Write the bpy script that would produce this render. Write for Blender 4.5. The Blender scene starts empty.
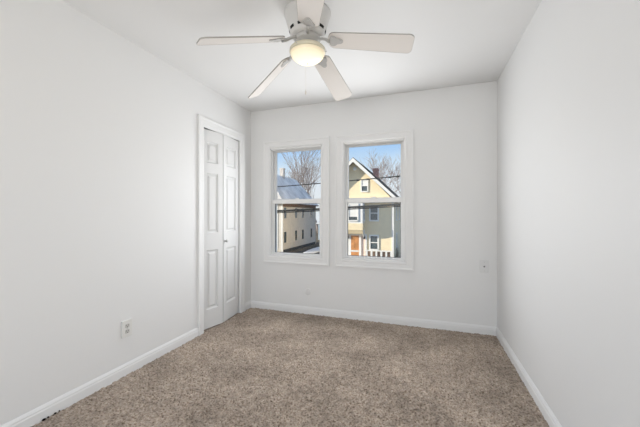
import bpy, bmesh, math, random
import numpy as np
from mathutils import Vector, Matrix

random.seed(7)
SC = bpy.context.scene
COL = SC.collection
PI = math.pi

# ------------------------------------------------------------------ camera
cam_d = bpy.data.cameras.new('camera')
cam = bpy.data.objects.new('camera', cam_d)
COL.objects.link(cam)
cam.location = (0, 0, 1.1473)
cam.rotation_euler = (PI / 2, 0, 0.33133)
cam_d.sensor_width = 36
cam_d.lens = 301.95 / 640 * 36
cam_d.shift_y = 0.00055
cam_d.clip_start = 0.05
cam_d.clip_end = 600
SC.camera = cam

# ------------------------------------------------------------------ world (pale winter sky) and sun
world = bpy.data.worlds.new('winter_sky')
SC.world = world
world.use_nodes = True
wt = world.node_tree
wt.nodes.clear()
w_out = wt.nodes.new('ShaderNodeOutputWorld')
w_bg = wt.nodes.new('ShaderNodeBackground')
w_tc = wt.nodes.new('ShaderNodeTexCoord')
w_sep = wt.nodes.new('ShaderNodeSeparateXYZ')
w_ramp = wt.nodes.new('ShaderNodeValToRGB')
w_noise = wt.nodes.new('ShaderNodeTexNoise')
w_add = wt.nodes.new('ShaderNodeMath'); w_add.operation = 'MULTIPLY_ADD'
w_noise.inputs['Scale'].default_value = 5.0
w_noise.inputs['Detail'].default_value = 4.0
w_add.inputs[1].default_value = -0.10
wt.links.new(w_tc.outputs['Generated'], w_noise.inputs['Vector'])
wt.links.new(w_tc.outputs['Generated'], w_sep.inputs[0])
wt.links.new(w_noise.outputs['Fac'], w_add.inputs[0])
wt.links.new(w_sep.outputs['Z'], w_add.inputs[2])
cr = w_ramp.color_ramp
cr.elements[0].position = 0.0;  cr.elements[0].color = (0.82, 0.86, 0.90, 1)
cr.elements[1].position = 0.60; cr.elements[1].color = (0.28, 0.40, 0.64, 1)
for p, c in ((0.06, (0.79, 0.86, 0.94, 1)), (0.115, (0.63, 0.79, 0.96, 1)), (0.19, (0.31, 0.58, 0.97, 1))):
    e = cr.elements.new(p); e.color = c
wt.links.new(w_add.outputs[0], w_ramp.inputs['Fac'])
wt.links.new(w_ramp.outputs['Color'], w_bg.inputs['Color'])
w_bg.inputs['Strength'].default_value = 1.0
wt.links.new(w_bg.outputs[0], w_out.inputs['Surface'])

sun_d = bpy.data.lights.new('sun', 'SUN')
sun = bpy.data.objects.new('sun', sun_d)
COL.objects.link(sun)
sun.rotation_euler = Vector((2.7, 1.0, -0.65)).to_track_quat('-Z', 'Y').to_euler()
sun_d.energy = 8.0
sun_d.color = (1.0, 0.90, 0.74)
sun_d.angle = 0.009


def area_light(name, loc, direction, sx, sy, watts, color, spread=180):
    d = bpy.data.lights.new(name, 'AREA')
    d.shape = 'RECTANGLE'; d.size = sx; d.size_y = sy
    d.energy = watts; d.color = color; d.spread = math.radians(spread)
    o = bpy.data.objects.new(name, d)
    COL.objects.link(o)
    o.location = loc
    o.rotation_euler = Vector(direction).to_track_quat('-Z', 'Y').to_euler()
    return o


YB_ = 3.2346                     # inner face of the window wall
area_light('window_daylight', (-0.516, YB_ - 0.034, 1.29), (0, -1, 0.08), 0.54, 1.12, 16.0, (0.97, 0.985, 1.0), 175)
area_light('window_daylight', (-1.416, YB_ - 0.034, 1.29), (0, -1, 0), 0.54, 1.12, 9.0, (0.97, 0.985, 1.0), 168)
area_light('rear_fill', (-0.68, -3.0, 1.10), (0, 1, 0), 2.1, 2.0, 64.0, (1.0, 0.99, 0.97))  # added fill light behind the camera; no hall is built there

SC.view_settings.view_transform = 'Standard'
SC.view_settings.look = 'None'
SC.view_settings.gamma = 1
SC.view_settings.use_curve_mapping = False
SC.view_settings.exposure = 0.0

# ------------------------------------------------------------------ materials
MATS = {}


def mat(name, color, rough=0.5, spec=0.3, bump=None, noise=None, metal=0.0, stripes=None):
    """color linear rgb; bump=(scale,strength,dist); noise=(scale,amount,detail); stripes=(axis,pitch,strength)"""
    m = bpy.data.materials.new(name)
    m.use_nodes = True
    nt = m.node_tree
    b = nt.nodes['Principled BSDF']
    b.inputs['Base Color'].default_value = (*color, 1)
    b.inputs['Roughness'].default_value = rough
    b.inputs['Specular IOR Level'].default_value = spec
    b.inputs['Metallic'].default_value = metal
    tc = nt.nodes.new('ShaderNodeTexCoord')
    if noise:
        n = nt.nodes.new('ShaderNodeTexNoise')
        n.inputs['Scale'].default_value = noise[0]
        n.inputs['Detail'].default_value = noise[2] if len(noise) > 2 else 3
        r = nt.nodes.new('ShaderNodeMapRange')
        r.inputs[1].default_value = 0.3; r.inputs[2].default_value = 0.7
        r.inputs[3].default_value = 1 - noise[1]; r.inputs[4].default_value = 1 + noise[1]
        mx = nt.nodes.new('ShaderNodeMix'); mx.data_type = 'RGBA'; mx.blend_type = 'MULTIPLY'
        mx.inputs[0].default_value = 1
        mx.inputs[6].default_value = (*color, 1)
        nt.links.new(tc.outputs['Object'], n.inputs['Vector'])
        nt.links.new(n.outputs['Fac'], r.inputs[0])
        nt.links.new(r.outputs[0], mx.inputs[7])
        nt.links.new(mx.outputs[2], b.inputs['Base Color'])
    h = None
    if stripes:
        sp = nt.nodes.new('ShaderNodeSeparateXYZ')
        nt.links.new(tc.outputs['Object'], sp.inputs[0])
        dv = nt.nodes.new('ShaderNodeMath'); dv.operation = 'DIVIDE'; dv.inputs[1].default_value = stripes[1]
        fr = nt.nodes.new('ShaderNodeMath'); fr.operation = 'FRACT'
        nt.links.new(sp.outputs[stripes[0]], dv.inputs[0])
        nt.links.new(dv.outputs[0], fr.inputs[0])
        bp = nt.nodes.new('ShaderNodeBump')
        bp.inputs['Strength'].default_value = stripes[2]; bp.inputs['Distance'].default_value = 0.02
        bp.invert = True
        nt.links.new(fr.outputs[0], bp.inputs['Height'])
        nt.links.new(bp.outputs[0], b.inputs['Normal'])
    elif bump:
        n = nt.nodes.new('ShaderNodeTexNoise')
        n.inputs['Scale'].default_value = bump[0]; n.inputs['Detail'].default_value = 3
        bp = nt.nodes.new('ShaderNodeBump')
        bp.inputs['Strength'].default_value = bump[1]; bp.inputs['Distance'].default_value = bump[2]
        nt.links.new(tc.outputs['Object'], n.inputs['Vector'])
        nt.links.new(n.outputs['Fac'], bp.inputs['Height'])
        nt.links.new(bp.outputs[0], b.inputs['Normal'])
    MATS[name] = m
    return m


WALL = mat('wall_paint', (0.80, 0.80, 0.795), 0.55, 0.25, bump=(60, 0.06, 0.004))
CEIL = mat('ceiling_paint', (0.80, 0.80, 0.795), 0.8, 0.1, bump=(45, 0.08, 0.004))
TRIM = mat('trim_gloss_white', (0.81, 0.81, 0.805), 0.6, 0.2)
DOORW = mat('door_white', (0.73, 0.73, 0.725), 0.65, 0.12)
VINYL = mat('window_vinyl', (0.85, 0.85, 0.84), 0.35, 0.4)
FANW = mat('fan_enamel', (0.68, 0.67, 0.65), 0.35, 0.5)
IRON = mat('blade_iron_grey', (0.50, 0.49, 0.475), 0.4, 0.4)
BLADE = mat('fan_blade_white', (0.80, 0.76, 0.72), 0.6, 0.2)
BEDGE = mat('fan_blade_edge', (0.42, 0.40, 0.37), 0.6, 0.2)
CREAM = mat('fan_fitter_cream', (0.72, 0.67, 0.52), 0.4, 0.4)
DARK = mat('dark_slot', (0.02, 0.02, 0.02), 0.7, 0.2)
PLASTIC = mat('outlet_plastic', (0.77, 0.765, 0.74), 0.35, 0.4)
STEEL = mat('screw_steel', (0.55, 0.55, 0.54), 0.3, 0.5, metal=0.9)
SOCKET = mat('socket_face', (0.58, 0.57, 0.54), 0.4, 0.4)
PLATEP = mat('painted_plate', (0.755, 0.755, 0.75), 0.5, 0.2)
GASKET = mat('grey_gasket', (0.16, 0.16, 0.16), 0.6, 0.2)
CRUMB = mat('black_crumb', (0.012, 0.011, 0.010), 0.9, 0.1)

YEL = mat('yellow_siding', (0.85, 0.72, 0.49), 0.7, 0.1, noise=(3, 0.04), stripes=(2, 0.16, 0.5))
CRM = mat('cream_clapboard', (0.68, 0.63, 0.56), 0.7, 0.1, noise=(2, 0.06), stripes=(2, 0.14, 0.5))
EXW = mat('exterior_white_trim', (0.82, 0.81, 0.78), 0.6, 0.2)
SHING = mat('dark_shingle', (0.05, 0.045, 0.042), 0.9, 0.1, noise=(9, 0.3), stripes=(2, 0.2, 0.4))
SNOWROOF = mat('frosted_slate', (0.84, 0.82, 0.80), 0.8, 0.15, noise=(0.7, 0.28, 6))
BRICK = mat('chimney_brick', (0.62, 0.33, 0.27), 0.85, 0.1, noise=(8, 0.3))
PALECH = mat('pale_chimney', (0.62, 0.58, 0.54), 0.85, 0.1, noise=(4, 0.15))
EGLASS = mat('dark_window_glass', (0.055, 0.075, 0.085), 0.08, 0.6, noise=(1.5, 0.5))
ODOOR = mat('orange_wood_door', (0.55, 0.25, 0.09), 0.5, 0.3, noise=(4, 0.2))
BARK = mat('winter_bark', (0.33, 0.285, 0.27), 0.9, 0.1, noise=(5, 0.25))
CABLE = mat('black_cable', (0.03, 0.03, 0.028), 0.6, 0.2)
WCABLE = mat('white_cable', (0.75, 0.75, 0.75), 0.5, 0.3)
POLE = mat('pole_wood', (0.16, 0.12, 0.09), 0.9, 0.1, noise=(4, 0.25))
SNOW = mat('snow', (0.80, 0.82, 0.86), 0.8, 0.2, noise=(0.8, 0.08), bump=(2, 0.4, 0.1))
ASPH = mat('asphalt', (0.07, 0.075, 0.08), 0.9, 0.2, noise=(3, 0.3))
EARTH = mat('winter_ground', (0.16, 0.135, 0.10), 0.95, 0.1, noise=(1.2, 0.35, 6))
CARB = mat('car_blue_paint', (0.03, 0.07, 0.12), 0.25, 0.6)
TYRE = mat('tyre_rubber', (0.015, 0.015, 0.015), 0.8, 0.2)
BLUEW = mat('pale_blue_boards', (0.55, 0.66, 0.78), 0.7, 0.1, stripes=(2, 0.2, 0.4))
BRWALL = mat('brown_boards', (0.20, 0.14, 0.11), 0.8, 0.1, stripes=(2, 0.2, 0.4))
LAMPD = mat('lantern_black', (0.03, 0.03, 0.03), 0.5, 0.3)
PINKC = mat('pale_curtain', (0.80, 0.62, 0.52), 0.9, 0.1)


def carpet_material():
    m = bpy.data.materials.new('beige_carpet')
    m.use_nodes = True
    nt = m.node_tree
    b = nt.nodes['Principled BSDF']
    b.inputs['Roughness'].default_value = 1.0
    b.inputs['Specular IOR Level'].default_value = 0.05
    tc = nt.nodes.new('ShaderNodeTexCoord')

    def noise(scale, detail, lo, hi):
        n = nt.nodes.new('ShaderNodeTexNoise')
        n.inputs['Scale'].default_value = scale; n.inputs['Detail'].default_value = detail
        nt.links.new(tc.outputs['Object'], n.inputs['Vector'])
        r = nt.nodes.new('ShaderNodeMapRange')
        r.inputs[1].default_value = 0.32; r.inputs[2].default_value = 0.68
        r.inputs[3].default_value = lo; r.inputs[4].default_value = hi
        nt.links.new(n.outputs['Fac'], r.inputs[0])
        return r.outputs[0]
    fl = noise(85, 2, 0.0, 1.0)
    ramp = nt.nodes.new('ShaderNodeValToRGB')
    e = ramp.color_ramp.elements
    e[0].position = 0.0; e[0].color = (0.20, 0.150, 0.110, 1)
    e[1].position = 1.0; e[1].color = (0.52, 0.445, 0.375, 1)
    x = ramp.color_ramp.elements.new(0.32); x.color = (0.38, 0.310, 0.252, 1)
    nt.links.new(fl, ramp.inputs[0])
    big = noise(3.0, 6, 0.80, 1.20)
    mx = nt.nodes.new('ShaderNodeMix'); mx.data_type = 'RGBA'; mx.blend_type = 'MULTIPLY'
    mx.inputs[0].default_value = 1
    nt.links.new(ramp.outputs[0], mx.inputs[6])
    nt.links.new(big, mx.inputs[7])
    mid = noise(24, 3, 0.84, 1.16)
    m2 = nt.nodes.new('ShaderNodeMix'); m2.data_type = 'RGBA'; m2.blend_type = 'MULTIPLY'
    m2.inputs[0].default_value = 1
    nt.links.new(mx.outputs[2], m2.inputs[6])
    nt.links.new(mid, m2.inputs[7])
    nt.links.new(m2.outputs[2], b.inputs['Base Color'])
    return m


CARPET = carpet_material()


def glass_material(name, refl):
    m = bpy.data.materials.new(name)
    m.use_nodes = True
    nt = m.node_tree
    nt.nodes.clear()
    o = nt.nodes.new('ShaderNodeOutputMaterial')
    t = nt.nodes.new('ShaderNodeBsdfTransparent')
    t.inputs['Color'].default_value = (0.97, 0.98, 0.98, 1)
    g = nt.nodes.new('ShaderNodeBsdfGlossy')
    g.inputs['Roughness'].default_value = 0.25
    x = nt.nodes.new('ShaderNodeMixShader')
    x.inputs[0].default_value = refl
    nt.links.new(t.outputs[0], x.inputs[1])
    nt.links.new(g.outputs[0], x.inputs[2])
    nt.links.new(x.outputs[0], o.inputs['Surface'])
    return m


PANE = glass_material('window_glass', 0.012)


def globe_material():
    """frosted bowl lit by the bulb inside it: brightest where the glass is nearest the bulb"""
    m = bpy.data.materials.new('lit_frosted_glass')
    m.use_nodes = True
    nt = m.node_tree
    b = nt.nodes['Principled BSDF']
    b.inputs['Base Color'].default_value = (0.42, 0.40, 0.34, 1)
    b.inputs['Roughness'].default_value = 0.35
    tc = nt.nodes.new('ShaderNodeTexCoord')
    sp = nt.nodes.new('ShaderNodeSeparateXYZ')
    nt.links.new(tc.outputs['Generated'], sp.inputs[0])
    ramp = nt.nodes.new('ShaderNodeValToRGB')
    e = ramp.color_ramp.elements
    e[0].position = 0.0; e[0].color = (1.0, 0.93, 0.74, 1)
    e[1].position = 1.0; e[1].color = (0.42, 0.34, 0.20, 1)
    x = e.new(0.6); x.color = (0.72, 0.63, 0.42, 1)
    nt.links.new(sp.outputs[2], ramp.inputs[0])
    nt.links.new(ramp.outputs[0], b.inputs['Emission Color'])
    b.inputs['Emission Strength'].default_value = 1.0
    return m


GLOBE = globe_material()

# ------------------------------------------------------------------ mesh builder


class MB:
    def __init__(s):
        s.v = []; s.f = []; s.sm = []

    def add(s, verts, faces, smooth=False):
        o = len(s.v)
        s.v += [tuple(p) for p in verts]
        s.f += [tuple(i + o for i in f) for f in faces]
        s.sm += [smooth] * len(faces)
        return s

    def box(s, x0, x1, y0, y1, z0, z1, M=None):
        p = [(x, y, z) for x in (x0, x1) for y in (y0, y1) for z in (z0, z1)]
        if M: p = [M @ Vector(q) for q in p]
        return s.add(p, [(0, 1, 3, 2), (4, 6, 7, 5), (0, 4, 5, 1), (2, 3, 7, 6), (0, 2, 6, 4), (1, 5, 7, 3)])

    def prism(s, pts, h0, h1, M, smooth=False):
        """pts 2D outline in local xy extruded along local z"""
        n = len(pts)
        v = [M @ Vector((x, y, h0)) for x, y in pts] + [M @ Vector((x, y, h1)) for x, y in pts]
        o = len(s.v)
        s.add(v, [tuple(range(n))[::-1], tuple(range(n, 2 * n))])
        s.f += [tuple(i + o for i in (k, (k + 1) % n, n + (k + 1) % n, n + k)) for k in range(n)]
        s.sm += [smooth] * n
        return s

    def frustum(s, x0, x1, y0, y1, z0, z1, inset, M=None):
        p = [(x0, y0, z0), (x1, y0, z0), (x1, y1, z0), (x0, y1, z0),
             (x0 + inset, y0 + inset, z1), (x1 - inset, y0 + inset, z1), (x1 - inset, y1 - inset, z1), (x0 + inset, y1 - inset, z1)]
        if M: p = [M @ Vector(q) for q in p]
        return s.add(p, [(3, 2, 1, 0), (4, 5, 6, 7), (0, 1, 5, 4), (1, 2, 6, 5), (2, 3, 7, 6), (3, 0, 4, 7)])

    def lathe(s, prof, center, n=48, axis='Z', smooth=True):
        """prof list of (r, h)"""
        v = []
        for r, h in prof:
            for k in range(n):
                a = 2 * PI * k / n
                c, d = r * math.cos(a), r * math.sin(a)
                q = {'Z': (c, d, h), 'Y': (c, h, d), 'X': (h, c, d)}[axis]
                v.append((center[0] + q[0], center[1] + q[1], center[2] + q[2]))
        f = []
        for j in range(len(prof) - 1):
            for k in range(n):
                a, b = j * n + k, j * n + (k + 1) % n
                f.append((a, b, b + n, a + n))
        o = len(s.v)
        s.add(v, f, smooth)
        if prof[0][0] > 1e-5: s.f.append(tuple(o + k for k in range(n))[::-1]); s.sm.append(False)
        if prof[-1][0] > 1e-5:
            b = o + (len(prof) - 1) * n
            s.f.append(tuple(b + k for k in range(n))); s.sm.append(False)
        return s

    def tube(s, pts, rads, n=8, cap=True):
        pts = [Vector(p) for p in pts]
        if not hasattr(rads, '__len__'): rads = [rads] * len(pts)
        v = []
        up = None
        for i, p in enumerate(pts):
            t = (pts[min(i + 1, len(pts) - 1)] - pts[max(i - 1, 0)]).normalized()
            if up is None:
                up = Vector((0, 0, 1)) if abs(t.z) < 0.9 else Vector((1, 0, 0))
            a = t.cross(up)
            if a.length < 1e-4: a = t.cross(Vector((1, 0.2, 0)))
            a.normalize(); b = t.cross(a).normalized()
            up = a.cross(t)
            for k in range(n):
                q = 2 * PI * k / n
                v.append(p + (a * math.cos(q) + b * math.sin(q)) * rads[i])
        f = []
        for j in range(len(pts) - 1):
            for k in range(n):
                a, b = j * n + k, j * n + (k + 1) % n
                f.append((a, b, b + n, a + n))
        s.add(v, f, True)
        if cap:
            o = len(s.v) - len(v)
            s.f.append(tuple(o + k for k in range(n))[::-1]); s.sm.append(False)
            e = o + (len(pts) - 1) * n
            s.f.append(tuple(e + k for k in range(n))); s.sm.append(False)
        return s

    def build(s, name, material, parent=None, bevel=0.0, seg=2, weld=False):
        me = bpy.data.meshes.new(name)
        off = Vector((0, 0, 0))
        if parent is not None:
            p = parent
            while p is not None:
                off += p.location; p = p.parent
        me.from_pydata([tuple(Vector(q) - off) for q in s.v], [], s.f)
        me.polygons.foreach_set('use_smooth', s.sm)
        bm = bmesh.new(); bm.from_mesh(me)
        if weld: bmesh.ops.remove_doubles(bm, verts=bm.verts, dist=1e-5)
        bmesh.ops.recalc_face_normals(bm, faces=bm.faces)
        bm.to_mesh(me); bm.free()
        me.materials.append(material)
        me.update()
        o = bpy.data.objects.new(name, me)
        COL.objects.link(o)
        if parent is not None: o.parent = parent
        if bevel:
            b = o.modifiers.new('bevel', 'BEVEL')
            b.width = bevel; b.segments = seg; b.limit_method = 'ANGLE'; b.angle_limit = math.radians(35)
        return o


def tag(o, label=None, cat=None, group=None, kind=None):
    if label: o['label'] = label
    if cat: o['category'] = cat
    if group: o['group'] = group
    if kind: o['kind'] = kind
    return o


def empty(name, loc):
    o = bpy.data.objects.new(name, None)
    o.empty_display_size = 0.05
    COL.objects.link(o)
    o.location = loc
    return o


def basis(origin, u, v, w):
    M = Matrix.Identity(4)
    for i, a in enumerate((u, v, w)):
        a = Vector(a)
        for r in range(3): M[r][i] = a[r]
    for r in range(3): M[r][3] = origin[r]
    return M


# ------------------------------------------------------------------ room shell
XL, XR, YB, YR, H = -2.013, 0.654, 3.2346, -0.56, 2.40
T = 0.16


def wall(name, axis, at, thick, a0, a1, z0, z1, holes, label):
    """slab wall with rectangular holes; axis 'X' wall runs along X at y=at, 'Y' runs along Y at x=at"""
    As = sorted({a0, a1, *[h[0] for h in holes], *[h[1] for h in holes]})
    Zs = sorted({z0, z1, *[h[2] for h in holes], *[h[3] for h in holes]})
    solid = {}
    for i in range(len(As) - 1):
        for j in range(len(Zs) - 1):
            ca, cz = (As[i] + As[i + 1]) / 2, (Zs[j] + Zs[j + 1]) / 2
            solid[i, j] = not any(h[0] < ca < h[1] and h[2] < cz < h[3] for h in holes)
    m = MB()

    def P(a, d, z): return (a, d, z) if axis == 'X' else (d, a, z)
    for (i, j), ok in solid.items():
        if not ok: continue
        A0, A1, Z0, Z1 = As[i], As[i + 1], Zs[j], Zs[j + 1]
        for d in (at, at + thick):
            m.add([P(A0, d, Z0), P(A1, d, Z0), P(A1, d, Z1), P(A0, d, Z1)], [(0, 1, 2, 3)])
        if not solid.get((i - 1, j)): m.add([P(A0, at, Z0), P(A0, at + thick, Z0), P(A0, at + thick, Z1), P(A0, at, Z1)], [(0, 1, 2, 3)])
        if not solid.get((i + 1, j)): m.add([P(A1, at, Z0), P(A1, at + thick, Z0), P(A1, at + thick, Z1), P(A1, at, Z1)], [(0, 1, 2, 3)])
        if not solid.get((i, j - 1)): m.add([P(A0, at, Z0), P(A1, at, Z0), P(A1, at + thick, Z0), P(A0, at + thick, Z0)], [(0, 1, 2, 3)])
        if not solid.get((i, j + 1)): m.add([P(A0, at, Z1), P(A1, at, Z1), P(A1, at + thick, Z1), P(A0, at + thick, Z1)], [(0, 1, 2, 3)])
    o = m.build(name, WALL, weld=True)
    return tag(o, label, None, None, 'structure')


WC = (-1.416, -0.516)            # window centres
WO = (0.33, 0.655, 1.925)        # half width and bottom/top of the opening
wall('wall_back', 'X', YB, T, XL - T, XR + T, -0.1, H + 0.1,
     [(c - WO[0], c + WO[0], WO[1], WO[2]) for c in WC], 'white wall with two windows')
DY0, DY1, DZ = 2.385, 3.003, 1.995
wall('wall_left', 'Y', XL, -T, YR, YB, -0.1, H + 0.1, [(DY0, DY1, -0.1, DZ)], 'white wall with closet door')
wall('wall_right', 'Y', XR, T, YR, YB, -0.1, H + 0.1, [], 'blank white wall')
wall('wall_rear', 'X', YR, -T, XL - T, XR + T, -0.1, H + 0.1, [(-1.75, 0.40, -0.1, 2.12)], 'white wall with wide opening behind the viewer')  # opening added to let the rear fill light into the room
tag(MB().box(XL - T, XR + T, YR - T, YB + T, H, H + 0.12).build('ceiling', CEIL), 'white ceiling', kind='structure')

# closet interior behind the folding door
cl = MB()
cl.box(XL - 0.75, XL - T, DY0 - 0.15, DY0 - 0.10, 0, 2.3).box(XL - 0.75, XL - T, DY1 + 0.10, DY1 + 0.15, 0, 2.3)
cl.box(XL - 0.80, XL - 0.75, DY0 - 0.15, DY1 + 0.15, 0, 2.3).box(XL - 0.80, XL - T, DY0 - 0.15, DY1 + 0.15, 2.3, 2.34)
tag(cl.build('wall_closet', WALL), 'closet shell behind the folding door', kind='structure')


def carpet():
    x0, x1, y0, y1 = XL - 0.0, XR, YR, YB
    st = 0.0075
    nx, ny = int((x1 - x0) / st), int((y1 - y0) / st)
    rng = np.random.default_rng(3)
    X, Y = np.meshgrid(np.linspace(x0, x1, nx), np.linspace(y0, y1, ny))
    Z = rng.normal(0, 0.0030, X.shape)
    low = rng.normal(0, 1, (ny // 4 + 2, nx // 4 + 2))
    iy, ix = np.arange(ny) / 4, np.arange(nx) / 4
    a, b = iy.astype(int), ix.astype(int)
    fy, fx = (iy - a)[:, None], (ix - b)[None, :]
    L = (low[a][:, b] * (1 - fy) * (1 - fx) + low[a + 1][:, b] * fy * (1 - fx) + low[a][:, b + 1] * (1 - fy) * fx + low[a + 1][:, b + 1] * fy * fx)
    Z += L * 0.0018
    Z = np.clip(Z, -0.009, 0.009)
    jx = rng.normal(0, 0.0018, X.shape); jy = rng.normal(0, 0.0018, X.shape)
    jx[:, 0] = jx[:, -1] = 0; jy[0] = jy[-1] = 0
    V = np.stack([X + jx, Y + jy, Z], -1).reshape(-1, 3)
    idx = np.arange(nx * ny).reshape(ny, nx)
    F = np.stack([idx[:-1, :-1], idx[:-1, 1:], idx[1:, 1:], idx[1:, :-1]], -1).reshape(-1, 4)
    me = bpy.data.meshes.new('floor')
    me.vertices.add(len(V)); me.vertices.foreach_set('co', V.ravel())
    me.loops.add(F.size); me.loops.foreach_set('vertex_index', F.ravel().astype(np.int32))
    me.polygons.add(len(F)); me.polygons.foreach_set('loop_start', (np.arange(len(F)) * 4).astype(np.int32))
    me.polygons.foreach_set('use_smooth', np.zeros(len(F), bool))
    me.update(calc_edges=True)
    me.materials.append(CARPET)
    o = bpy.data.objects.new('floor', me)
    COL.objects.link(o)
    tag(o, 'mottled beige brown carpet', kind='structure')


carpet()
tag(MB().box(XL - 0.85, XR + T, YR - T - 1.2, YB, -0.14, -0.02).build('floor_slab', CARPET), 'floor slab under the carpet', kind='structure')


def baseboard(name, pts_a, pts_b, inward):
    """moulded board from a to b along the wall foot, profile grows to the inward side"""
    prof = [(0, -0.005), (0.014, -0.005), (0.014, 0.052), (0.011, 0.058), (0.011, 0.066), (0.006, 0.076), (0.003, 0.081), (0, 0.081)]
    a, b = Vector(pts_a), Vector(pts_b)
    L = (b - a).length
    M = basis(a, inward, (0, 0, 1), (b - a).normalized())
    return tag(MB().prism(prof, 0, L, M).build(name, TRIM), None, kind='structure')


baseboard('baseboard_back', (XL, YB, 0), (XR, YB, 0), (0, -1, 0))
baseboard('baseboard_left', (XL, YR, 0), (XL, DY0 - 0.076, 0), (1, 0, 0))
baseboard('baseboard_left_corner', (XL, DY1 + 0.072, 0), (XL, YB, 0), (1, 0, 0))
baseboard('baseboard_right', (XR, YR, 0), (XR, YB, 0), (-1, 0, 0))


def casing_profile(w):
    # across the board: outer edge 0 -> inner edge w; height off the wall
    return [(0, 0), (0, 0.019), (0.010, 0.021), (0.020, 0.019), (0.026, 0.015), (w - 0.030, 0.013), (w - 0.022, 0.015),
            (w - 0.010, 0.013), (w - 0.004, 0.009), (w, 0.007), (w, 0)]


def mitred_frame(m, corners_out, corners_in, n, closed=True):
    """mitred moulding round a frame: lists of outer and inner corner points, n = normal off the wall"""
    w = 0.09
    prof = casing_profile(w)
    N = len(corners_out)
    n = Vector(n)
    rng = range(N) if closed else range(N - 1)
    for k in rng:
        k2 = (k + 1) % N
        ring = []
        for c in (k, k2):
            o, i = Vector(corners_out[c]), Vector(corners_in[c])
            ring.append([o.lerp(i, a / w) + n * h for a, h in prof])
        L = len(prof)
        f = [(j, (j + 1) % L, L + (j + 1) % L, L + j) for j in range(L)]
        m.add(ring[0] + ring[1], f + [tuple(range(L))[::-1], tuple(range(L, 2 * L))])
    return m


# ------------------------------------------------------------------ windows
def window(name, cx, label):
    root = empty(name, (cx, YB, WO[1]))
    tag(root, label, None, None, 'structure')
    x0, x1, z0, z1 = cx - WO[0], cx + WO[0], WO[1], WO[2]
    ox0, ox1, oz0, oz1 = cx - 0.421, cx + 0.421, 0.563, 2.014
    m = MB()
    mitred_frame(m, [(ox0, YB, oz0), (ox1, YB, oz0), (ox1, YB, oz1), (ox0, YB, oz1)],
                 [(x0 + 0.003, YB, z0 - 0.003), (x1 - 0.003, YB, z0 - 0.003), (x1 - 0.003, YB, z1 + 0.003), (x0 + 0.003, YB, z1 + 0.003)], (0, -1, 0))
    m.build('casing', TRIM, root)
    # vinyl frame lining the opening
    j = MB()
    t = 0.012
    j.box(x0, x0 + t, YB - 0.002, YB + T, z0, z1).box(x1 - t, x1, YB - 0.002, YB + T, z0, z1)
    j.box(x0, x1, YB - 0.002, YB + T, z1 - t, z1).box(x0, x1, YB - 0.002, YB + T, z0, z0 + t)
    # stops and tracks
    for s0, s1 in ((x0 + t, x0 + t + 0.010), (x1 - t - 0.010, x1 - t)):
        j.box(s0, s1, YB + 0.020, YB + 0.032, z0 + t, z1 - t)
        j.box(s0, s1, YB + 0.068, YB + 0.074, z0 + t, z1 - t)
    j.box(x0 + t, x1 - t, YB + 0.020, YB + 0.032, z1 - t - 0.008, z1 - t)
    j.build('frame', VINYL, root, bevel=0.0015)
    sx0, sx1 = x0 + t + 0.001, x1 - t - 0.001
    gx0, gx1 = cx - 0.2865, cx + 0.2865

    def sash(nm, y0, y1, a0, a1, g0, g1):
        s = MB()
        s.box(sx0, gx0, y0, y1, a0, a1).box(gx1, sx1, y0, y1, a0, a1)
        s.box(gx0, gx1, y0, y1, a0, g0).box(gx0, gx1, y0, y1, g1, a1)
        o = s.build(nm, VINYL, root, bevel=0.002)
        g = MB()
        ym = (y0 + y1) / 2
        b = 0.004
        for q in ((gx0, gx0 + b, g0, g1), (gx1 - b, gx1, g0, g1), (gx0, gx1, g0, g0 + b), (gx0, gx1, g1 - b, g1)):
            g.box(q[0], q[1], ym - 0.006, ym + 0.006, q[2], q[3])
        g.build('glazing_bead', GASKET if nm == 'lower_sash' else VINYL, o)
        MB().box(gx0 - 0.002, gx1 + 0.002, ym - 0.002, ym + 0.002, g0 - 0.002, g1 + 0.002).build('pane', PANE, o)
        return o
    sash('upper_sash', YB + 0.076, YB + 0.108, 1.285, z1 - t, 1.322, 1.898)
    lo = sash('lower_sash', YB + 0.034, YB + 0.066, z0 + t, 1.317, 0.684, 1.269)
    MB().box(cx - 0.03, cx + 0.03, YB + 0.036, YB + 0.062, 1.317, 1.325).box(cx - 0.012, cx + 0.022, YB + 0.040, YB + 0.056, 1.325, 1.333).build('sash_lock', VINYL, root, bevel=0.002)
    # exterior sill
    MB().box(x0 - 0.06, x1 + 0.06, YB + T - 0.02, YB + T + 0.05, z0 - 0.06, z0 - 0.005).build('outer_sill', VINYL, root, bevel=0.003)
    return root


window('window_1', WC[0], 'left window of the pair, towards the closet')
window('window_2', WC[1], 'right window of the pair, nearer the blank right wall')

# ------------------------------------------------------------------ closet: casing and bifold door
m = MB()
co = [(XL, DY0 - 0.076, -0.005), (XL, DY0 - 0.076, 2.083), (XL, DY1 + 0.072, 2.083), (XL, DY1 + 0.072, -0.005)]
ci = [(XL, DY0 + 0.004, -0.005), (XL, DY0 + 0.004, DZ - 0.004), (XL, DY1 - 0.004, DZ - 0.004), (XL, DY1 - 0.004, -0.005)]
mitred_frame(m, co, ci, (1, 0, 0), closed=False)
casing = m.build('trim_1', TRIM)
tag(casing, 'white casing round the closet opening', kind='structure')
jb = MB()
jb.box(XL - T, XL + 0.002, DY0 - 0.001, DY0 + 0.006, 0, DZ).box(XL - T, XL + 0.002, DY1 - 0.006, DY1 + 0.001, 0, DZ)
jb.box(XL - T, XL + 0.002, DY0, DY1, DZ - 0.006, DZ + 0.001)
jb.build('jamb', TRIM, casing)

tag(MB().box(XL - 0.75, XL - 0.001, DY0, DY1, -0.05, -0.003).build('floor_closet', CARPET), 'closet floor carpet', kind='structure')
door = empty('door_1', (XL, (DY0 + DY1) / 2, 0))
tag(door, 'white panelled folding closet door, slightly ajar', kind='structure')


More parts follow.
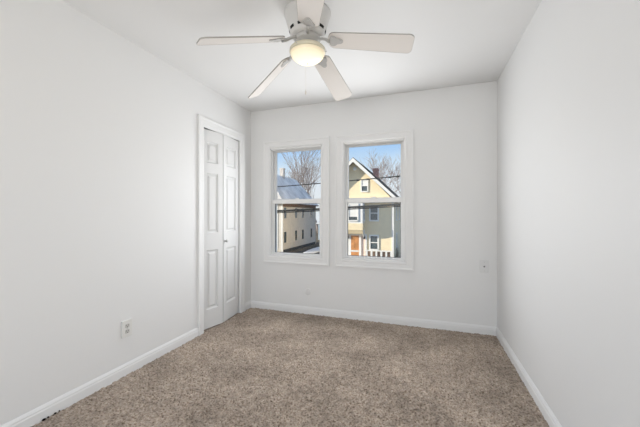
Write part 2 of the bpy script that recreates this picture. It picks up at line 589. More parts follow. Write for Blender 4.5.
def leaf(a, b, knob):
    a, b = Vector((*a, 0)), Vector((*b, 0))
    u = (b - a).normalized()
    L = (b - a).length
    n = Vector((u.y, -u.x, 0))            # into the room (+X)
    if n.x < 0: n = -n
    z0, z1 = 0.011, 1.982
    M = basis((a.x, a.y, 0), u, (0, 0, 1), n)
    g = 0.0065
    m = MB()
    st, th = 0.064, 0.030
    panels = ((0.195, 0.785), (0.955, 1.555), (1.655, 1.868))
    m.box(g, L - g, z0, z1, -th, -0.0145, M)
    m.box(g, st, z0, z1, -0.015, 0, M).box(L - st, L - g, z0, z1, -0.015, 0, M)
    zz = [z0] + [q for p in panels for q in p] + [z1]
    for k in range(0, len(zz), 2):
        m.box(st, L - st, zz[k], zz[k + 1], -0.015, 0, M)
    for p0, p1 in panels:
        # sloped ogee round the opening and a raised field
        for (A0, A1, B0, B1) in (((st, p0), (L - st, p0), (st + 0.010, p0 + 0.010), (L - st - 0.010, p0 + 0.010)),
                                 ((st, p1), (L - st, p1), (st + 0.010, p1 - 0.010), (L - st - 0.010, p1 - 0.010)),
                                 ((st, p0), (st, p1), (st + 0.010, p0 + 0.010), (st + 0.010, p1 - 0.010)),
                                 ((L - st, p0), (L - st, p1), (L - st - 0.010, p0 + 0.010), (L - st - 0.010, p1 - 0.010))):
            m.add([M @ Vector((*A0, 0)), M @ Vector((*A1, 0)), M @ Vector((*B1, -0.0140)), M @ Vector((*B0, -0.0140))], [(0, 1, 2, 3)])
        m.frustum(st + 0.022, L - st - 0.022, p0 + 0.022, p1 - 0.022, -0.0150, -0.003, 0.014, M)
    o = m.build('leaf', DOORW, door)
    if knob is not None:
        c = M @ Vector((knob, 0.862, 0))
        k = MB()
        k.lathe([(0.0, 0.0), (0.010, 0.0), (0.007, 0.008), (0.007, 0.014), (0.015, 0.021), (0.0165, 0.027), (0.013, 0.033), (0.0, 0.035)], c, 20, 'X')
        kn = k.build('knob', STEEL, o)
        tag(kn, 'small round metal knob')
    return o


P0, P1, P2 = (XL - 0.030, DY0 + 0.010), (XL + 0.028, 2.658), (XL - 0.012, DY1 - 0.010)
leaf(P0, P1, None)
leaf(P1, P2, 0.034)
tr = MB().box(XL - 0.10, XL - 0.004, DY0 + 0.006, DY1 - 0.006, 1.986, 1.9885)
tr.build('top_track', GASKET, door)

# ------------------------------------------------------------------ ceiling fan with light
FX, FY = -0.69, 1.765
fan = empty('ceiling_fan', (FX, FY, H))
tag(fan, 'white five-blade ceiling fan with a lit bowl light, mounted flush to the ceiling', 'ceiling fan')
C = (FX, FY, 0)
MB().lathe([(0.0, 2.402), (0.145, 2.402), (0.145, 2.388), (0.139, 2.379), (0.129, 2.335), (0.115, 2.292), (0.110, 2.278), (0.102, 2.262), (0.092, 2.252), (0.0, 2.250)], C, 64).build('motor_housing', FANW, fan)
for k in range(10):
    vents = MB()
    a0 = 2 * PI * (k + 0.22) / 10; a1 = 2 * PI * (k + 0.78) / 10
    for (r, z, r2, z2) in ((0.1146, 2.291, 0.1096, 2.277),):
        pts = []
        for q in range(7):
            a = a0 + (a1 - a0) * q / 6
            pts.append((a, r + 0.0012, z)); pts.append((a, r2 + 0.0012, z2))
        v = [(FX + rr * math.cos(a), FY + rr * math.sin(a), zz) for a, rr, zz in pts]
        v2 = [(FX + (rr - 0.006) * math.cos(a), FY + (rr - 0.006) * math.sin(a), zz) for a, rr, zz in pts]
        n = len(v)
        f = [(2 * q, 2 * q + 1, 2 * q + 3, 2 * q + 2) for q in range(6)] + [(n + 2 * q, n + 2 * q + 2, n + 2 * q + 3, n + 2 * q + 1) for q in range(6)]
        f += [(2 * q, 2 * q + 2, n + 2 * q + 2, n + 2 * q) for q in range(6)] + [(2 * q + 1, n + 2 * q + 1, n + 2 * q + 3, 2 * q + 3) for q in range(6)]
        vents.add(v + v2, f)
    tag(vents.build('vent_slot', DARK, fan), 'dark vent slot')
MB().lathe([(0.0, 2.252), (0.078, 2.252), (0.080, 2.246), (0.080, 2.230), (0.070, 2.224), (0.052, 2.220), (0.050, 2.198), (0.0, 2.196)], C, 48).build('flywheel', IRON, fan)
MB().lathe([(0.0, 2.204), (0.050, 2.204), (0.080, 2.194), (0.105, 2.182), (0.112, 2.174), (0.113, 2.157), (0.108, 2.154), (0.0, 2.154)], C, 64).build('light_fitter', CREAM, fan)
bowl = []
for k in range(15):
    a = (PI / 2) * k / 14
    bowl.append((0.107 * math.cos(a) if k < 14 else 0.0, 2.156 - 0.066 * math.sin(a) ** 1.1))
gb = MB().lathe(bowl, C, 64).build('glass_bowl', GLOBE, fan)
tag(gb, 'warm glowing frosted glass bowl')
MB().lathe([(0.0, 2.0905), (0.004, 2.0905), (0.005, 2.087), (0.003, 2.084), (0.0, 2.083)], C, 16).build('finial', CREAM, fan)
for a in (0.3, 0.3 + 2 * PI / 3, 0.3 + 4 * PI / 3):
    MB().tube([(FX + 0.110 * math.cos(a), FY + 0.110 * math.sin(a), 2.164), (FX + 0.120 * math.cos(a), FY + 0.120 * math.sin(a), 2.164)], 0.0035, 10).build('thumbscrew', STEEL, fan)

BLADE_Z = lambda x, y: 2.1013 + 0.0986 * x - 0.0197 * y


def blade(az, R0=0.175, deg=13, R1=0.640, drop=0.0):
    d = Vector((math.cos(az), math.sin(az), 0))
    tip = Vector((FX, FY, 0)) + d * R1
    tip.z = BLADE_Z(d.x * R1, d.y * R1) - drop
    root = Vector((FX, FY, 0)) + d * R0
    root.z = 2.212 + 0.10 * d.x * R0 / 0.19 * 0.19 * 1.2 - 0.0197 * d.y * R0
    u = (tip - root).normalized()
    L = (tip - root).length
    side = Vector((0, 0, 1)).cross(u).normalized()       # left-hand side looking outward
    up = u.cross(side)
    pitch = math.radians(deg)
    s2 = side * math.cos(pitch) - up * math.sin(pitch)    # left side drops, right side rises
    n2 = u.cross(s2).normalized()
    M = basis(root, u, s2, n2)
    # outline: rounded root and tip
    w0, w1 = 0.060, 0.072
    out = []
    for k in range(9):
        a = -PI / 2 - PI * k / 8 if False else PI / 2 + PI * k / 8
        out.append((0.035 + 0.035 * math.cos(a), w0 * math.sin(a) if abs(math.sin(a)) > 1e-6 else 0))
    rc = 0.030
    for k in range(6):
        a = -PI / 2 + PI / 2 * k / 5
        out.append((L - rc + rc * math.cos(a), -w1 + rc + rc * math.sin(a)))
    for k in range(6):
        a = PI / 2 * k / 5
        out.append((L - rc + rc * math.cos(a), w1 - rc + rc * math.sin(a)))
    b = MB().prism(out, -0.003, 0.003, M).build('blade', BLADE, fan)
    inset = [(x, y) for x, y in out]
    n = len(out)
    edge = MB()
    for k in range(n):
        x, y = out[k]; x2, y2 = out[(k + 1) % n]
        dx, dy = x2 - x, y2 - y
        l = math.hypot(dx, dy)
        if l < 1e-6: continue
        ox, oy = dy / l * 0.0006, -dx / l * 0.0006
        edge.add([M @ Vector((x + ox, y + oy, -0.0036)), M @ Vector((x2 + ox, y2 + oy, -0.0036)), M @ Vector((x2 + ox, y2 + oy, 0.0036)), M @ Vector((x + ox, y + oy, 0.0036)),
                  M @ Vector((x - ox, y - oy, -0.0036)), M @ Vector((x2 - ox, y2 - oy, -0.0036)), M @ Vector((x2 - ox, y2 - oy, 0.0036)), M @ Vector((x - ox, y - oy, 0.0036))],
                 [(0, 1, 2, 3), (7, 6, 5, 4), (0, 4, 5, 1), (3, 2, 6, 7)])
    tag(edge.build('edge_band', BEDGE, b), 'greyish edge banding')
    # blade iron: arm from the flywheel, then a three-lobed plate under the blade root
    iron = MB()
    hub = Vector((FX, FY, 2.238)) + d * 0.070
    p1 = Vector((FX, FY, 0)) + d * 0.115; p1.z = (hub.z * 0.45 + root.z * 0.55)
    p2 = M @ Vector((0.012, 0, -0.008))
    pts = [hub, hub.lerp(p1, 0.5) + Vector((0, 0, 0.004)), p1, p1.lerp(p2, 0.6) - Vector((0, 0, 0.004)), p2]
    iron.tube(pts, [0.011, 0.009, 0.009, 0.010, 0.012], 10)
    pl = []
    for k in range(40):
        a = 2 * PI * k / 40
        r = 0.034 + 0.009 * math.cos(3 * a)
        pl.append((0.045 + r * 1.15 * math.cos(a), r * math.sin(a)))
    iron.prism(pl, -0.0085, -0.0032, M)
    io = iron.build('blade_iron', IRON, fan)
    for k in range(3):
        a = 2 * PI * k / 3
        q = M @ Vector((0.045 + 0.034 * math.cos(a), 0.030 * math.sin(a), -0.0085))
        s = MB()
        s.lathe([(0.0, -0.0035), (0.003, -0.003), (0.0045, -0.001), (0.0045, 0.002), (0, 0.002)], (0, 0, 0), 12)
        s.v = [tuple(q + M.to_3x3() @ Vector(p)) for p in s.v]
        s.build('screw', STEEL, io)


A0 = 0.1909
for k, (da, r0, pitch_, r1, dr_) in enumerate(((0, 0.130, 13, 0.640, 0), (0, 0.175, 13, 0.636, 0.008), (0, 0.175, 31, 0.604, 0), (0, 0.160, 13, 0.640, 0.010), (-6, 0.175, 13, 0.640, 0))):
    blade(A0 + k * 2 * PI / 5 + math.radians(da), r0, pitch_, r1, dr_)

ch = MB()
ca = math.radians(118)
cxp, cyp = FX + 0.104 * math.cos(ca), FY + 0.104 * math.sin(ca)
z = 2.157
while z > 1.965:
    ch.lathe([(0.0, 0.0018), (0.0010, 0.0012), (0.0014, 0), (0.0010, -0.0012), (0.0, -0.0018)], (cxp, cyp, z), 8)
    z -= 0.0046
chain = ch.build('pull_chain', BLADE, fan)
MB().lathe([(0, 1.967), (0.002, 1.965), (0.005, 1.954), (0.007, 1.944), (0.005, 1.937), (0, 1.934)], (cxp, cyp, 0), 14).build('pendant', BLADE, chain)

# ------------------------------------------------------------------ wall plates
# duplex outlet, left wall
oy, oz = 1.591, 0.329
out = empty('electrical_outlet', (XL, oy, oz))
tag(out, 'white duplex electrical outlet low on the left wall', 'electrical outlet')
MB().box(XL, XL + 0.011, oy - 0.038, oy + 0.038, oz - 0.059, oz + 0.059).build('cover_plate', PLASTIC, out, bevel=0.002, seg=2)
for dz in (0.0195, -0.0195):
    pts = []
    for k in range(24):
        a = 2 * PI * k / 24
        pts.append((max(-0.0155, min(0.0155, 0.0175 * math.cos(a))), max(-0.0135, min(0.0135, 0.0175 * math.sin(a)))))
    M = basis((XL + 0.0055, oy, oz + dz), (0, 1, 0), (0, 0, 1), (1, 0, 0))
    r = MB().prism(pts, 0.004, 0.0078, M).build('receptacle', SOCKET, out)
    s = MB()
    s.box(-0.0078, -0.0054, -0.001, 0.0085, 0.0072, 0.0081, M).box(0.0054, 0.0078, 0.000, 0.0075, 0.0072, 0.0081, M)
    s.prism([(0.0032 * math.cos(2 * PI * k / 12), -0.0075 + 0.0032 * math.sin(2 * PI * k / 12)) for k in range(12)], 0.0072, 0.0081, M)
    tag(s.build('slots', DARK, r), 'dark plug slots')
MB().lathe([(0.0, 0.0072), (0.0025, 0.0068), (0.0034, 0.0055), (0.0034, 0.004), (0, 0.004)], (XL + 0.0055, oy, oz), 12, 'X').build('screw', STEEL, out)

# coax plate, back wall
px, pz = 0.5435, 0.6465
cp = empty('cable_plate', (px, YB, pz))
tag(cp, 'small white cable socket plate on the back wall near the right corner', 'wall plate')
MB().box(px - 0.037, px + 0.037, YB - 0.012, YB, pz - 0.059, pz + 0.059).build('cover_plate', PLATEP, cp, bevel=0.002, seg=2)
MB().lathe([(0.0, -0.0200), (0.0035, -0.0200), (0.0045, -0.0185), (0.0045, -0.0140), (0.0075, -0.0140), (0.0075, -0.010), (0, -0.010)], (px, YB, pz), 18, 'Y').build('coax_jack', GASKET, cp)
for dz in (0.042, -0.042):
    MB().lathe([(0.0, -0.0137), (0.0025, -0.0133), (0.0034, -0.0120), (0.0034, -0.010), (0, -0.010)], (px, YB, pz + dz), 12, 'Y').build('screw', STEEL, cp)

# round painted blank, back wall under the left window
rb = MB().lathe([(0.0, -0.0035), (0.030, -0.0035), (0.036, -0.0025), (0.038, 0.0), (0, 0.0)], (-1.258, YB, 0.252), 40, 'Y').build('round_blank_plate', PLATEP)
tag(rb, 'faint round painted-over blank plate low on the back wall under the left window', 'wall plate')

# dark crumbs where the carpet meets the left baseboard
sp = ((1.085, 0.0065, 'longest black crumb, nearest the camera against the left baseboard'),
      (1.105, 0.005, 'black crumb second from the camera at the left baseboard foot'),
      (1.140, 0.0055, 'black crumb third from the camera at the left baseboard foot'),
      (1.162, 0.004, 'smallest black crumb, farthest from the camera at the left baseboard foot'))
for k, (yy, rr, lb) in enumerate(sp):
    bm = bmesh.new()
    bmesh.ops.create_icosphere(bm, subdivisions=2, radius=rr)
    for v in bm.verts:
        v.co *= random.uniform(0.7, 1.15)
        v.co.y *= 1.6 if k == 0 else 1.0
    me = bpy.data.meshes.new('debris_crumb'); bm.to_mesh(me); bm.free()
    me.materials.append(CRUMB)
    o = bpy.data.objects.new('debris_crumb', me); COL.objects.link(o)
    o.location = (XL + 0.015 + rr, yy, 0.007)
    tag(o, lb, 'debris', 'black crumbs at the left baseboard')

# ------------------------------------------------------------------ outside: ground
GZ = -3.4
tag(MB().box(-70, 60, YB + T + 0.3, 140, GZ - 0.3, GZ).build('ground', EARTH), 'brown winter ground', kind='structure')
tag(MB().box(-70, 60, 9.5, 17.5, GZ, GZ + 0.02).build('road', ASPH), 'asphalt street', kind='structure')
tag(MB().box(-14.2, -11.2, 17.5, 52, GZ, GZ + 0.02).build('driveway', ASPH), 'asphalt driveway beside the cream house', kind='structure')


def snow_patch(pts, z):
    m = MB()
    n = len(pts)
    c = (sum(p[0] for p in pts) / n, sum(p[1] for p in pts) / n)
    rings = []
    v = []
    for s, h in ((1.0, 0.0), (0.93, 0.07), (0.7, 0.12), (0.3, 0.14)):
        for p in pts:
            v.append((c[0] + (p[0] - c[0]) * s, c[1] + (p[1] - c[1]) * s, z + h))
    f = []
    for j in range(3):
        for k in range(n):
            f.append((j * n + k, j * n + (k + 1) % n, (j + 1) * n + (k + 1) % n, (j + 1) * n + k))
    f.append(tuple(3 * n + k for k in range(n)))
    return m.add(v, f, True)


def blob(cx, cy, rx, ry, n=28, seed=0):
    r = random.Random(seed)
    ph = [r.uniform(0, 6.28) for _ in range(4)]
    out = []
    for k in range(n):
        a = 2 * PI * k / n
        q = 1 + 0.10 * math.sin(2 * a + ph[0]) + 0.08 * math.sin(3 * a + ph[1]) + 0.05 * math.sin(5 * a + ph[2])
        out.append((cx + rx * q * math.cos(a), cy + ry * q * math.sin(a)))
    return out


for (cx, cy, rx, ry, sd, lb) in ((-12.6, 36.5, 0.9, 6.5, 1, 'long bank of snow lying along the driveway by the cream house'),
                                 (-10.3, 30.0, 1.0, 4.0, 2, 'wide patch of snow on the yard between the two houses'),):
    tag(snow_patch(blob(cx, cy, rx, ry, 28, sd), GZ + 0.005).build('snow_bank', SNOW), lb, 'snow', kind='stuff')


# ------------------------------------------------------------------ house helpers
def wwin(parent, axis, at, a0, a1, z0, z1, sign, shade=None, tw=0.10, name='window'):
    """framed sash window on a facade. axis 'X': facade along X at y=at facing sign*Y; axis 'Y': along Y at x=at facing sign*X"""
    def B(m, p0, p1, d0, d1, q0, q1):
        d0, d1 = sorted((at + sign * d0, at + sign * d1))
        if axis == 'X': m.box(p0, p1, d0, d1, q0, q1)
        else: m.box(d0, d1, p0, p1, q0, q1)
    f = MB()
    B(f, a0 - tw, a0, -0.02, 0.06, z0 - tw, z1 + tw); B(f, a1, a1 + tw, -0.02, 0.06, z0 - tw, z1 + tw)
    B(f, a0, a1, -0.02, 0.06, z1, z1 + tw); B(f, a0 - 0.03, a1 + 0.03, -0.02, 0.09, z0 - tw, z0)
    zm = (z0 + z1) / 2
    B(f, a0, a1, -0.02, 0.045, zm - 0.035, zm + 0.035)
    fo = f.build(name, EXW, parent)
    g = MB(); B(g, a0, a1, -0.01, 0.018, z0, z1)
    g.build('pane', EGLASS, fo)
    if shade:
        s = MB(); B(s, a0 + 0.01, a1 - 0.01, 0.018, 0.026, shade, z1)
        s.build('blind', EXW, fo)
    return fo


# ------------------------------------------------------------------ yellow gabled house across the street
YF = 26.0
yh = empty('gabled_house', (-5.75, YF, GZ))
tag(yh, 'yellow two-storey house with a steep front gable, bay and porch', 'house')
wx0, wx1 = -8.45, -2.42
ez, az_ = 2.30, 5.86
ydeep = 38.0
w = MB()
w.box(wx0, wx1, YF, ydeep, GZ, ez)
slope = (az_ - 2.30) / (-2.02 + 5.75)
lz = az_ - 0.10 - slope * (-5.76 - wx0)
w.add([(wx0, YF, ez), (wx1, YF, ez), (-5.76, YF, az_ - 0.10), (wx0, ydeep, ez), (wx1, ydeep, ez), (-5.76, ydeep, az_ - 0.10), (wx0, YF, lz), (wx0, ydeep, lz)],
      [(0, 1, 2, 6), (5, 4, 3, 7), (6, 2, 5, 7), (1, 4, 5, 2), (0, 6, 7, 3)])
w.build('wall', YEL, yh)
# roof slabs with a front overhang
OH = 0.55
rf = MB()
for s in (-1, 1):
    rl_ = 3.86 if s > 0 else 2.85
    ex = -5.75 + s * rl_
    ezz = az_ + 0.14 - slope * rl_
    rf.add([(-5.75, YF - OH, az_ + 0.16), (ex, YF - OH, ezz), (ex, YF - OH, ezz - 0.10), (-5.75, YF - OH, az_ + 0.04),
            (-5.75, ydeep + 0.4, az_ + 0.16), (ex, ydeep + 0.4, ezz), (ex, ydeep + 0.4, ezz - 0.10), (-5.75, ydeep + 0.4, az_ + 0.04)],
           [(0, 1, 2, 3), (7, 6, 5, 4), (0, 4, 5, 1), (1, 5, 6, 2), (2, 6, 7, 3), (3, 7, 4, 0)])
rf.build('roof', SHING, yh)
rk = MB()
for s in (-1, 1):
    rl_ = 3.84 if s > 0 else 2.83
    ex = -5.75 + s * rl_
    ezz = az_ + 0.10 - slope * rl_
    for y0, y1, hh in ((YF - OH - 0.05, YF - OH + 0.0, 0.30),):
        rk.add([(-5.75, y0, az_ + 0.10), (ex, y0, ezz), (ex, y0, ezz - hh), (-5.75, y0, az_ + 0.10 - hh * 1.15),
                (-5.75, y1, az_ + 0.10), (ex, y1, ezz), (ex, y1, ezz - hh), (-5.75, y1, az_ + 0.10 - hh * 1.15)],
               [(0, 1, 2, 3), (7, 6, 5, 4), (0, 4, 5, 1), (1, 5, 6, 2), (2, 6, 7, 3), (3, 7, 4, 0)])
tag(rk.build('rake_board', EXW, yh), 'white rake boards')
# gable ornament
MB().lathe([(0.0, -0.05), (0.13, -0.05), (0.17, -0.02), (0.17, 0.02), (0, 0.02)], (-5.72, YF - 0.02, 5.10), 20, 'Y').build('gable_vent', EXW, yh)
# frieze / pent strip under the gable
MB().box(wx0 - 0.05, wx1 + 0.35, YF - 0.60, YF, 2.22, 2.42).build('pent_strip', EXW, yh)
MB().box(wx1 - 0.14, wx1 + 0.03, YF - 0.03, YF + 0.14, GZ, 2.22).build('corner_board', EXW, yh)
wwin(yh, 'X', YF, -5.10, -4.62, 3.12, 4.05, -1, shade=3.62, tw=0.09)
wwin(yh, 'X', YF, -4.34, -3.74, 0.62, 1.80, -1, tw=0.12)
wwin(yh, 'X', YF, -4.34, -3.74, -1.86, -0.76, -1, tw=0.12)
wwin(yh, 'Y', wx1, 28.5, 29.2, 0.62, 1.85, 1, tw=0.10)
wwin(yh, 'Y', wx1, 31.5, 32.2, 0.62, 1.85, 1, tw=0.10)
wwin(yh, 'Y', wx1, 28.5, 29.2, -1.90, -0.7, 1, tw=0.10)
# projecting bay above the entry
BY = YF - 0.90
bx0, bx1 = -6.95, -4.86
bay = MB().box(bx0, bx1, BY, YF, 0.30, 2.24).build('bay', EXW, yh)
tag(bay, 'white windowed bay')
wwin(yh, 'X', BY, -6.02, -5.30, 0.62, 1.92, -1, shade=0.9, tw=0.10, name='bay_window')
wwin(yh, 'Y', bx1, BY + 0.18, YF - 0.22, 0.62, 1.92, 1, tw=0.08, name='bay_window')
ap = MB()
ap.box(bx0 - 0.02, bx1 + 0.02, BY - 0.02, YF, -0.22, 0.34)
ap.add([(bx0, BY, -0.22), (bx1, BY, -0.22), (bx1, YF, -0.22), (bx0, YF, -0.22), (bx0, BY + 0.25, -0.55), (bx1 - 0.02, BY + 0.25, -0.55), (bx1, YF, -0.55), (bx0, YF, -0.55)],
       [(0, 1, 5, 4), (1, 2, 6, 5), (2, 3, 7, 6), (3, 0, 4, 7), (4, 5, 6, 7)])
tag(ap.build('bay_apron', YEL, yh), 'yellow boarded apron below the bay')
for xx in (bx1 - 0.10, bx0):
    br = MB()
    br.add([(xx, YF, -0.22), (xx + 0.12, YF, -0.22), (xx + 0.12, BY + 0.05, -0.22), (xx, BY + 0.05, -0.22),
            (xx, YF, -0.95), (xx + 0.12, YF, -0.95), (xx + 0.12, YF - 0.15, -0.90), (xx, YF - 0.15, -0.90)],
           [(0, 1, 2, 3), (7, 6, 5, 4), (0, 4, 5, 1), (1, 5, 6, 2), (2, 6, 7, 3), (3, 7, 4, 0)])
    br.build('bracket', EXW, yh)
# entry
dw = MB()
dw.box(-6.90, -6.05, YF - 0.05, YF, -2.75, -0.62).box(-5.33, -5.14, YF - 0.10, YF, -2.75, -0.62).box(-6.05, -5.33, YF - 0.08, YF, -0.74, -0.58)
dw.box(-4.78, -4.66, YF - 0.10, YF, -2.75, -0.62).box(-5.14, -4.78, YF - 0.08, YF, -0.74, -0.58)
dw.build('entry_surround', EXW, yh)
dr = MB().box(-6.05, -5.33, YF - 0.045, YF, -2.75, -0.74)
for q in ((-2.6, -2.05), (-1.85, -1.35), (-1.25, -0.85)):
    dr.box(-5.96, -5.73, YF - 0.06, YF - 0.04, *q); dr.box(-5.65, -5.42, YF - 0.06, YF - 0.04, *q)
tag(dr.build('front_door', ODOOR, yh), 'orange-brown wooden front door')
tag(MB().box(-5.14, -4.78, YF - 0.03, YF, -2.75, -0.74).build('sidelight', PINKC, yh), 'pinkish sidelight')
for xx in (-6.30, -4.86):
    MB().lathe([(0, 0.14), (0.05, 0.12), (0.08, 0.02), (0.07, -0.14), (0.03, -0.18), (0, -0.18)], (xx, YF - 0.14, -0.86), 12).build('porch_lantern', LAMPD, yh)
MB().box(-7.2, wx1, YF - 1.3, YF, GZ, -2.75).build('porch_deck', EXW, yh)
rl = MB()
PYR = YF - 1.25
rl.box(-4.60, wx1, PYR - 0.03, PYR + 0.05, -1.90, -1.82).box(-4.60, wx1, PYR - 0.02, PYR + 0.04, -2.70, -2.62)
rl.build('porch_rail', EXW, yh)
n = 6
for k in range(n):
    xx = -4.45 + k * (1.98 / (n - 1))
    MB().box(xx - 0.075, xx + 0.075, PYR - 0.02, PYR + 0.04, -2.62, -1.90).build('baluster', EXW, yh)
MB().box(-4.60, wx1 - 0.05, PYR + 0.30, PYR + 0.36, -2.74, -1.96).build('porch_shade_board', BRWALL, yh)  # dark brown sheet stands in for the shaded recess behind the balusters
MB().box(-6.05, -5.14, PYR, PYR + 0.06, -2.02, -1.88).build('porch_gate_rail', EXW, yh)
MB().box(-4.72, -4.24, 29.7, 30.3, 3.0, 5.62).box(-4.78, -4.18, 29.64, 30.36, 5.42, 5.55).build('chimney', BRICK, yh)

# ------------------------------------------------------------------ cream house, left window
ch_ = empty('hipped_house', (-19, 37, GZ))
tag(ch_, 'long cream house with a frosted grey roof, seen through the left window', 'house')
hx1, hx0, hy0, hy1 = -15.5, -23.0, 31.7, 43.0
MB().box(hx0, hx1, hy0, hy1, GZ, 2.50).build('wall', CRM, ch_)
ov = 0.35
rz = 6.1
rx = -17.6
rr = MB()
ev = [(hx0 - ov, hy0 - ov, 2.42), (hx1 + ov, hy0 - ov, 2.42), (hx1 + ov, hy1 + ov, 2.42), (hx0 - ov, hy1 + ov, 2.42)]
rg = [(rx, hy0 + 0.1, rz), (rx, hy1 - 2.6, rz), (rx - 2.6, hy1 - 2.6, rz), (rx - 2.6, hy0 + 0.1, rz)]
rr.add(ev + rg, [(0, 1, 4, 7), (1, 2, 5, 4), (2, 3, 6, 5), (3, 0, 7, 6), (4, 5, 6, 7), (3, 2, 1, 0)])
tag(rr.build('roof', SNOWROOF, ch_), 'frosted blue-grey roof')
MB().box(hx0 - ov, hx1 + ov + 0.02, hy0 - ov - 0.02, hy1 + ov + 0.02, 2.28, 2.43).build('eave_board', BRWALL, ch_)
MB().box(hx1 - 0.02, hx1 + 0.05, hy0, hy1, 1.98, 2.28).build('eave_shade_strip', BRWALL, ch_)  # brown strip puts the eave's shade into the wall colour
for yy in (hy0, hy1 - 0.14):
    MB().box(hx1 - 0.16, hx1 + 0.03, yy - 0.03, yy + 0.14, GZ, 2.28).build('corner_board', EXW if yy == hy0 else CRM, ch_)
MB().box(hx1 - 0.72, hx1 - 0.58, hy0 - 0.04, hy0 + 0.02, GZ + 0.4, 2.28).build('trim_board', EXW, ch_)
MB().box(hx1 - 0.2, hx1 + 0.02, hy0 - 0.02, hy1 + 0.02, GZ, GZ + 0.35).build('foundation', ASPH, ch_)
for yy in (32.35, 35.55, 37.85, 41.1):
    for z0, z1 in ((0.62, 1.88), (-2.25, -0.98)):
        f = MB()
        f.box(hx1 - 0.02, hx1 + 0.05, yy - 0.44, yy - 0.34, z0 - 0.08, z1 + 0.08).box(hx1 - 0.02, hx1 + 0.05, yy + 0.34, yy + 0.44, z0 - 0.08, z1 + 0.08)
        f.box(hx1 - 0.02, hx1 + 0.05, yy - 0.34, yy + 0.34, z1, z1 + 0.08).box(hx1 - 0.02, hx1 + 0.07, yy - 0.36, yy + 0.36, z0 - 0.08, z0)
        fo = f.build('window', CRM, ch_)
        MB().box(hx1 - 0.01, hx1 + 0.015, yy - 0.34, yy + 0.34, z0, z1).build('pane', EGLASS, fo)
MB().box(-17.85, -17.35, 35.7, 36.2, 5.2, 7.15).box(-17.9, -17.3, 35.65, 36.25, 7.0, 7.12).build('chimney', PALECH, ch_)

# snow-roofed garage beyond the cream house
ga = empty('garage', (-13.2, 54, GZ))
tag(ga, 'far brown and pale blue garage with a snowy roof, beyond the cream house', 'garage')
MB().box(-17.5, -14.0, 50, 56, GZ, -0.6).build('wall', BLUEW, ga)
MB().box(-17.5, -14.0, 52, 56.5, -0.4, 2.1).build('upper_wall', BRWALL, ga)
MB().add([(-17.8, 49.7, -0.62), (-13.8, 49.7, -0.62), (-13.8, 53, 0.0), (-17.8, 53, 0.0), (-17.8, 49.7, -0.42), (-13.8, 49.7, -0.42), (-13.8, 53, 0.2), (-17.8, 53, 0.2)],
         [(0, 1, 2, 3), (7, 6, 5, 4), (0, 4, 5, 1), (1, 5, 6, 2), (2, 6, 7, 3), (3, 7, 4, 0)]).build('roof', SNOW, ga)

# ------------------------------------------------------------------ parked car by the yellow house
car = empty('car', (-1.2, 29, GZ))
tag(car, 'dark blue car parked beside the yellow house', 'car')
cx0 = -2.0
prof = [(27.2, 0.30), (27.15, 0.75), (27.9, 0.92), (28.7, 1.45), (30.3, 1.50), (31.2, 1.02), (31.6, 0.95), (31.65, 0.35)]
Mx = basis((cx0 + 0.0, 0, GZ), (0, 1, 0), (0, 0, 1), (1, 0, 0))
MB().prism(prof, 0, 1.72, Mx).build('body', CARB, car, bevel=0.06, seg=3)
MB().prism([(28.05, 0.97), (28.74, 1.40), (30.25, 1.44), (31.0, 1.05)], -0.012, 1.732, Mx).build('side_glass', EGLASS, car)
for yy in (28.05, 30.75):
    for xx in (cx0 - 0.02, cx0 + 1.54):
        MB().lathe([(0, 0), (0.2, 0), (0.33, 0.02), (0.33, 0.18), (0.2, 0.2), (0, 0.2)], (xx, yy, GZ + 0.33), 24, 'X').build('wheel', TYRE, car)


# ------------------------------------------------------------------ bare trees
def tree(loc, height, spread, seed, label, depth=6, lean=0.0, r0=0.20):
    r = random.Random(seed)
    root = empty('bare_tree', loc)
    tag(root, label, 'tree', 'bare winter trees behind the houses')
    tm, bm_ = MB(), MB()

    def grow(p, d, L, rad, lev):
        pts = [p]; rr = [rad]
        q = p; dd = d
        n = 4 if lev < 3 else 3
        for i in range(n):
            dd = (dd + Vector((r.gauss(0, .10), r.gauss(0, .10), r.gauss(0.03, .06)))).normalized()
            q = q + dd * L / n
            pts.append(q); rr.append(rad * (1 - 0.38 * (i + 1) / n))
        (tm if lev < 1 else bm_).tube(pts, rr, 7 if lev < 2 else (5 if lev < 4 else 3), cap=lev < 2)
        if lev >= depth: return
        kids = 3 if lev < 4 else 2
        for k in range(kids + (1 if r.random() < 0.45 else 0)):
            t = r.uniform(0.45, 1.0) if k else 1.0
            j = min(len(pts) - 1, int(round(t * n)))
            ang = r.uniform(0.25, 0.75) * spread * (0.45 if k == 0 else 1)
            ax = Vector((r.gauss(0, 1), r.gauss(0, 1), r.gauss(0, .4)))
            ax = dd.cross(ax)
            if ax.length < 1e-3: continue
            nd = (Matrix.Rotation(ang, 3, ax.normalized()) @ dd)
            nd.z += 0.10
            grow(pts[j], nd.normalized(), L * r.uniform(0.62, 0.80), max(rr[j] * (0.80 if k == 0 else 0.62), 0.020), lev + 1)
    grow(Vector(loc), Vector((lean, 0, 1)).normalized(), height * 0.30, r0, 0)
    tm.build('trunk', BARK, root)
    bm_.build('branches', BARK, root)
    return root


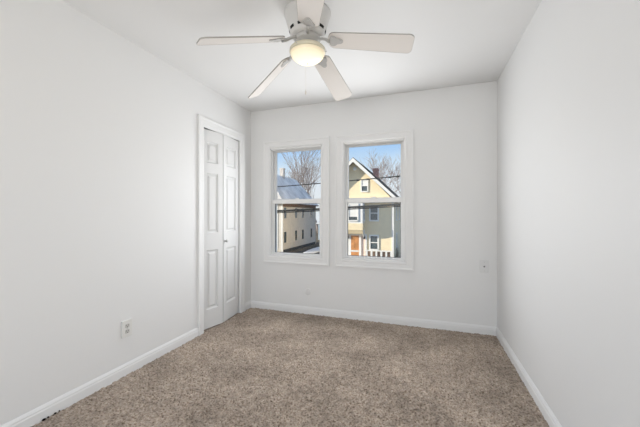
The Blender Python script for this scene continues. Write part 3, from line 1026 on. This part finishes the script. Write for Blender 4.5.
tree((-20.6, 52, GZ), 21.0, 1.0, 11, 'tall bare tree rising behind the cream house roof, left window', r0=0.36, depth=5)
tree((-23.4, 67, GZ), 21.0, 1.0, 5, 'bare tree at the right edge of the left window', r0=0.36)
tree((-37.6, 82, GZ), 24.0, 1.0, 21, 'farther bare tree behind the pale chimney, left window', r0=0.40, depth=5)
tree((-4.3, 44, GZ), 16.5, 1.0, 8, 'bare tree forking just right of the yellow gable slope', r0=0.30)
tree((-9.6, 63, GZ), 20.0, 1.0, 14, 'bare tree behind the brick chimney of the yellow house', r0=0.34, depth=5)
tree((-4.9, 82, GZ), 24.0, 1.0, 31, 'bare tree at the right edge of the right window', r0=0.40, depth=5)


# ------------------------------------------------------------------ street cables and their poles
def line_pts(a, b, sag, n=40):
    a, b = Vector(a), Vector(b)
    out = []
    for k in range(n + 1):
        t = k / n
        p = a.lerp(b, t); p.z -= sag * 4 * t * (1 - t)
        out.append(p)
    return out


def street_cable(za, zb, rad, material, label, y=12.0, sag=0.0, clamps=()):
    a, b = (-11.86, y, za), (4.86, y, zb)
    o = MB().tube(line_pts(a, b, sag), rad, 8).build('utility_cable', material)
    tag(o, label, 'cable', 'street cables')
    for x in clamps:
        t = (x + 11.86) / 16.72
        z_ = za + (zb - za) * t - sag * 4 * t * (1 - t)
        c = MB().box(x - 0.06, x + 0.06, y - rad * 1.6, y + rad * 1.6, z_ - rad * 1.9, z_ + rad * 1.2).build('clamp', CABLE, o)


street_cable(1.10, 1.86, 0.042, CABLE, 'thick black cable bundle crossing the lower sashes outside', sag=0.10, clamps=(-3.35, -5.2))
street_cable(1.02, 1.80, 0.020, CABLE, 'thin black cable just under the thick bundle outside', y=12.12, sag=0.10)
street_cable(2.18, 3.00, 0.020, CABLE, 'upper black cable with clamps crossing the upper sashes outside', sag=0.13, clamps=(-2.5, -2.1, -1.75, -1.25, -0.95))
for x, lb in ((-12.0, 'wooden utility pole beyond the left end of the street cables'), (5.0, 'wooden utility pole beyond the right end of the street cables')):
    p = empty('utility_pole', (x, 12.06, GZ))
    tag(p, lb, 'utility pole')
    MB().tube([(x, 12.06, GZ), (x, 12.06, 6.0)], [0.16, 0.11], 14).build('pole', POLE, p)
    MB().box(x - 0.07, x + 0.07, 11.2, 12.9, 4.8, 4.95).build('crossarm', POLE, p)
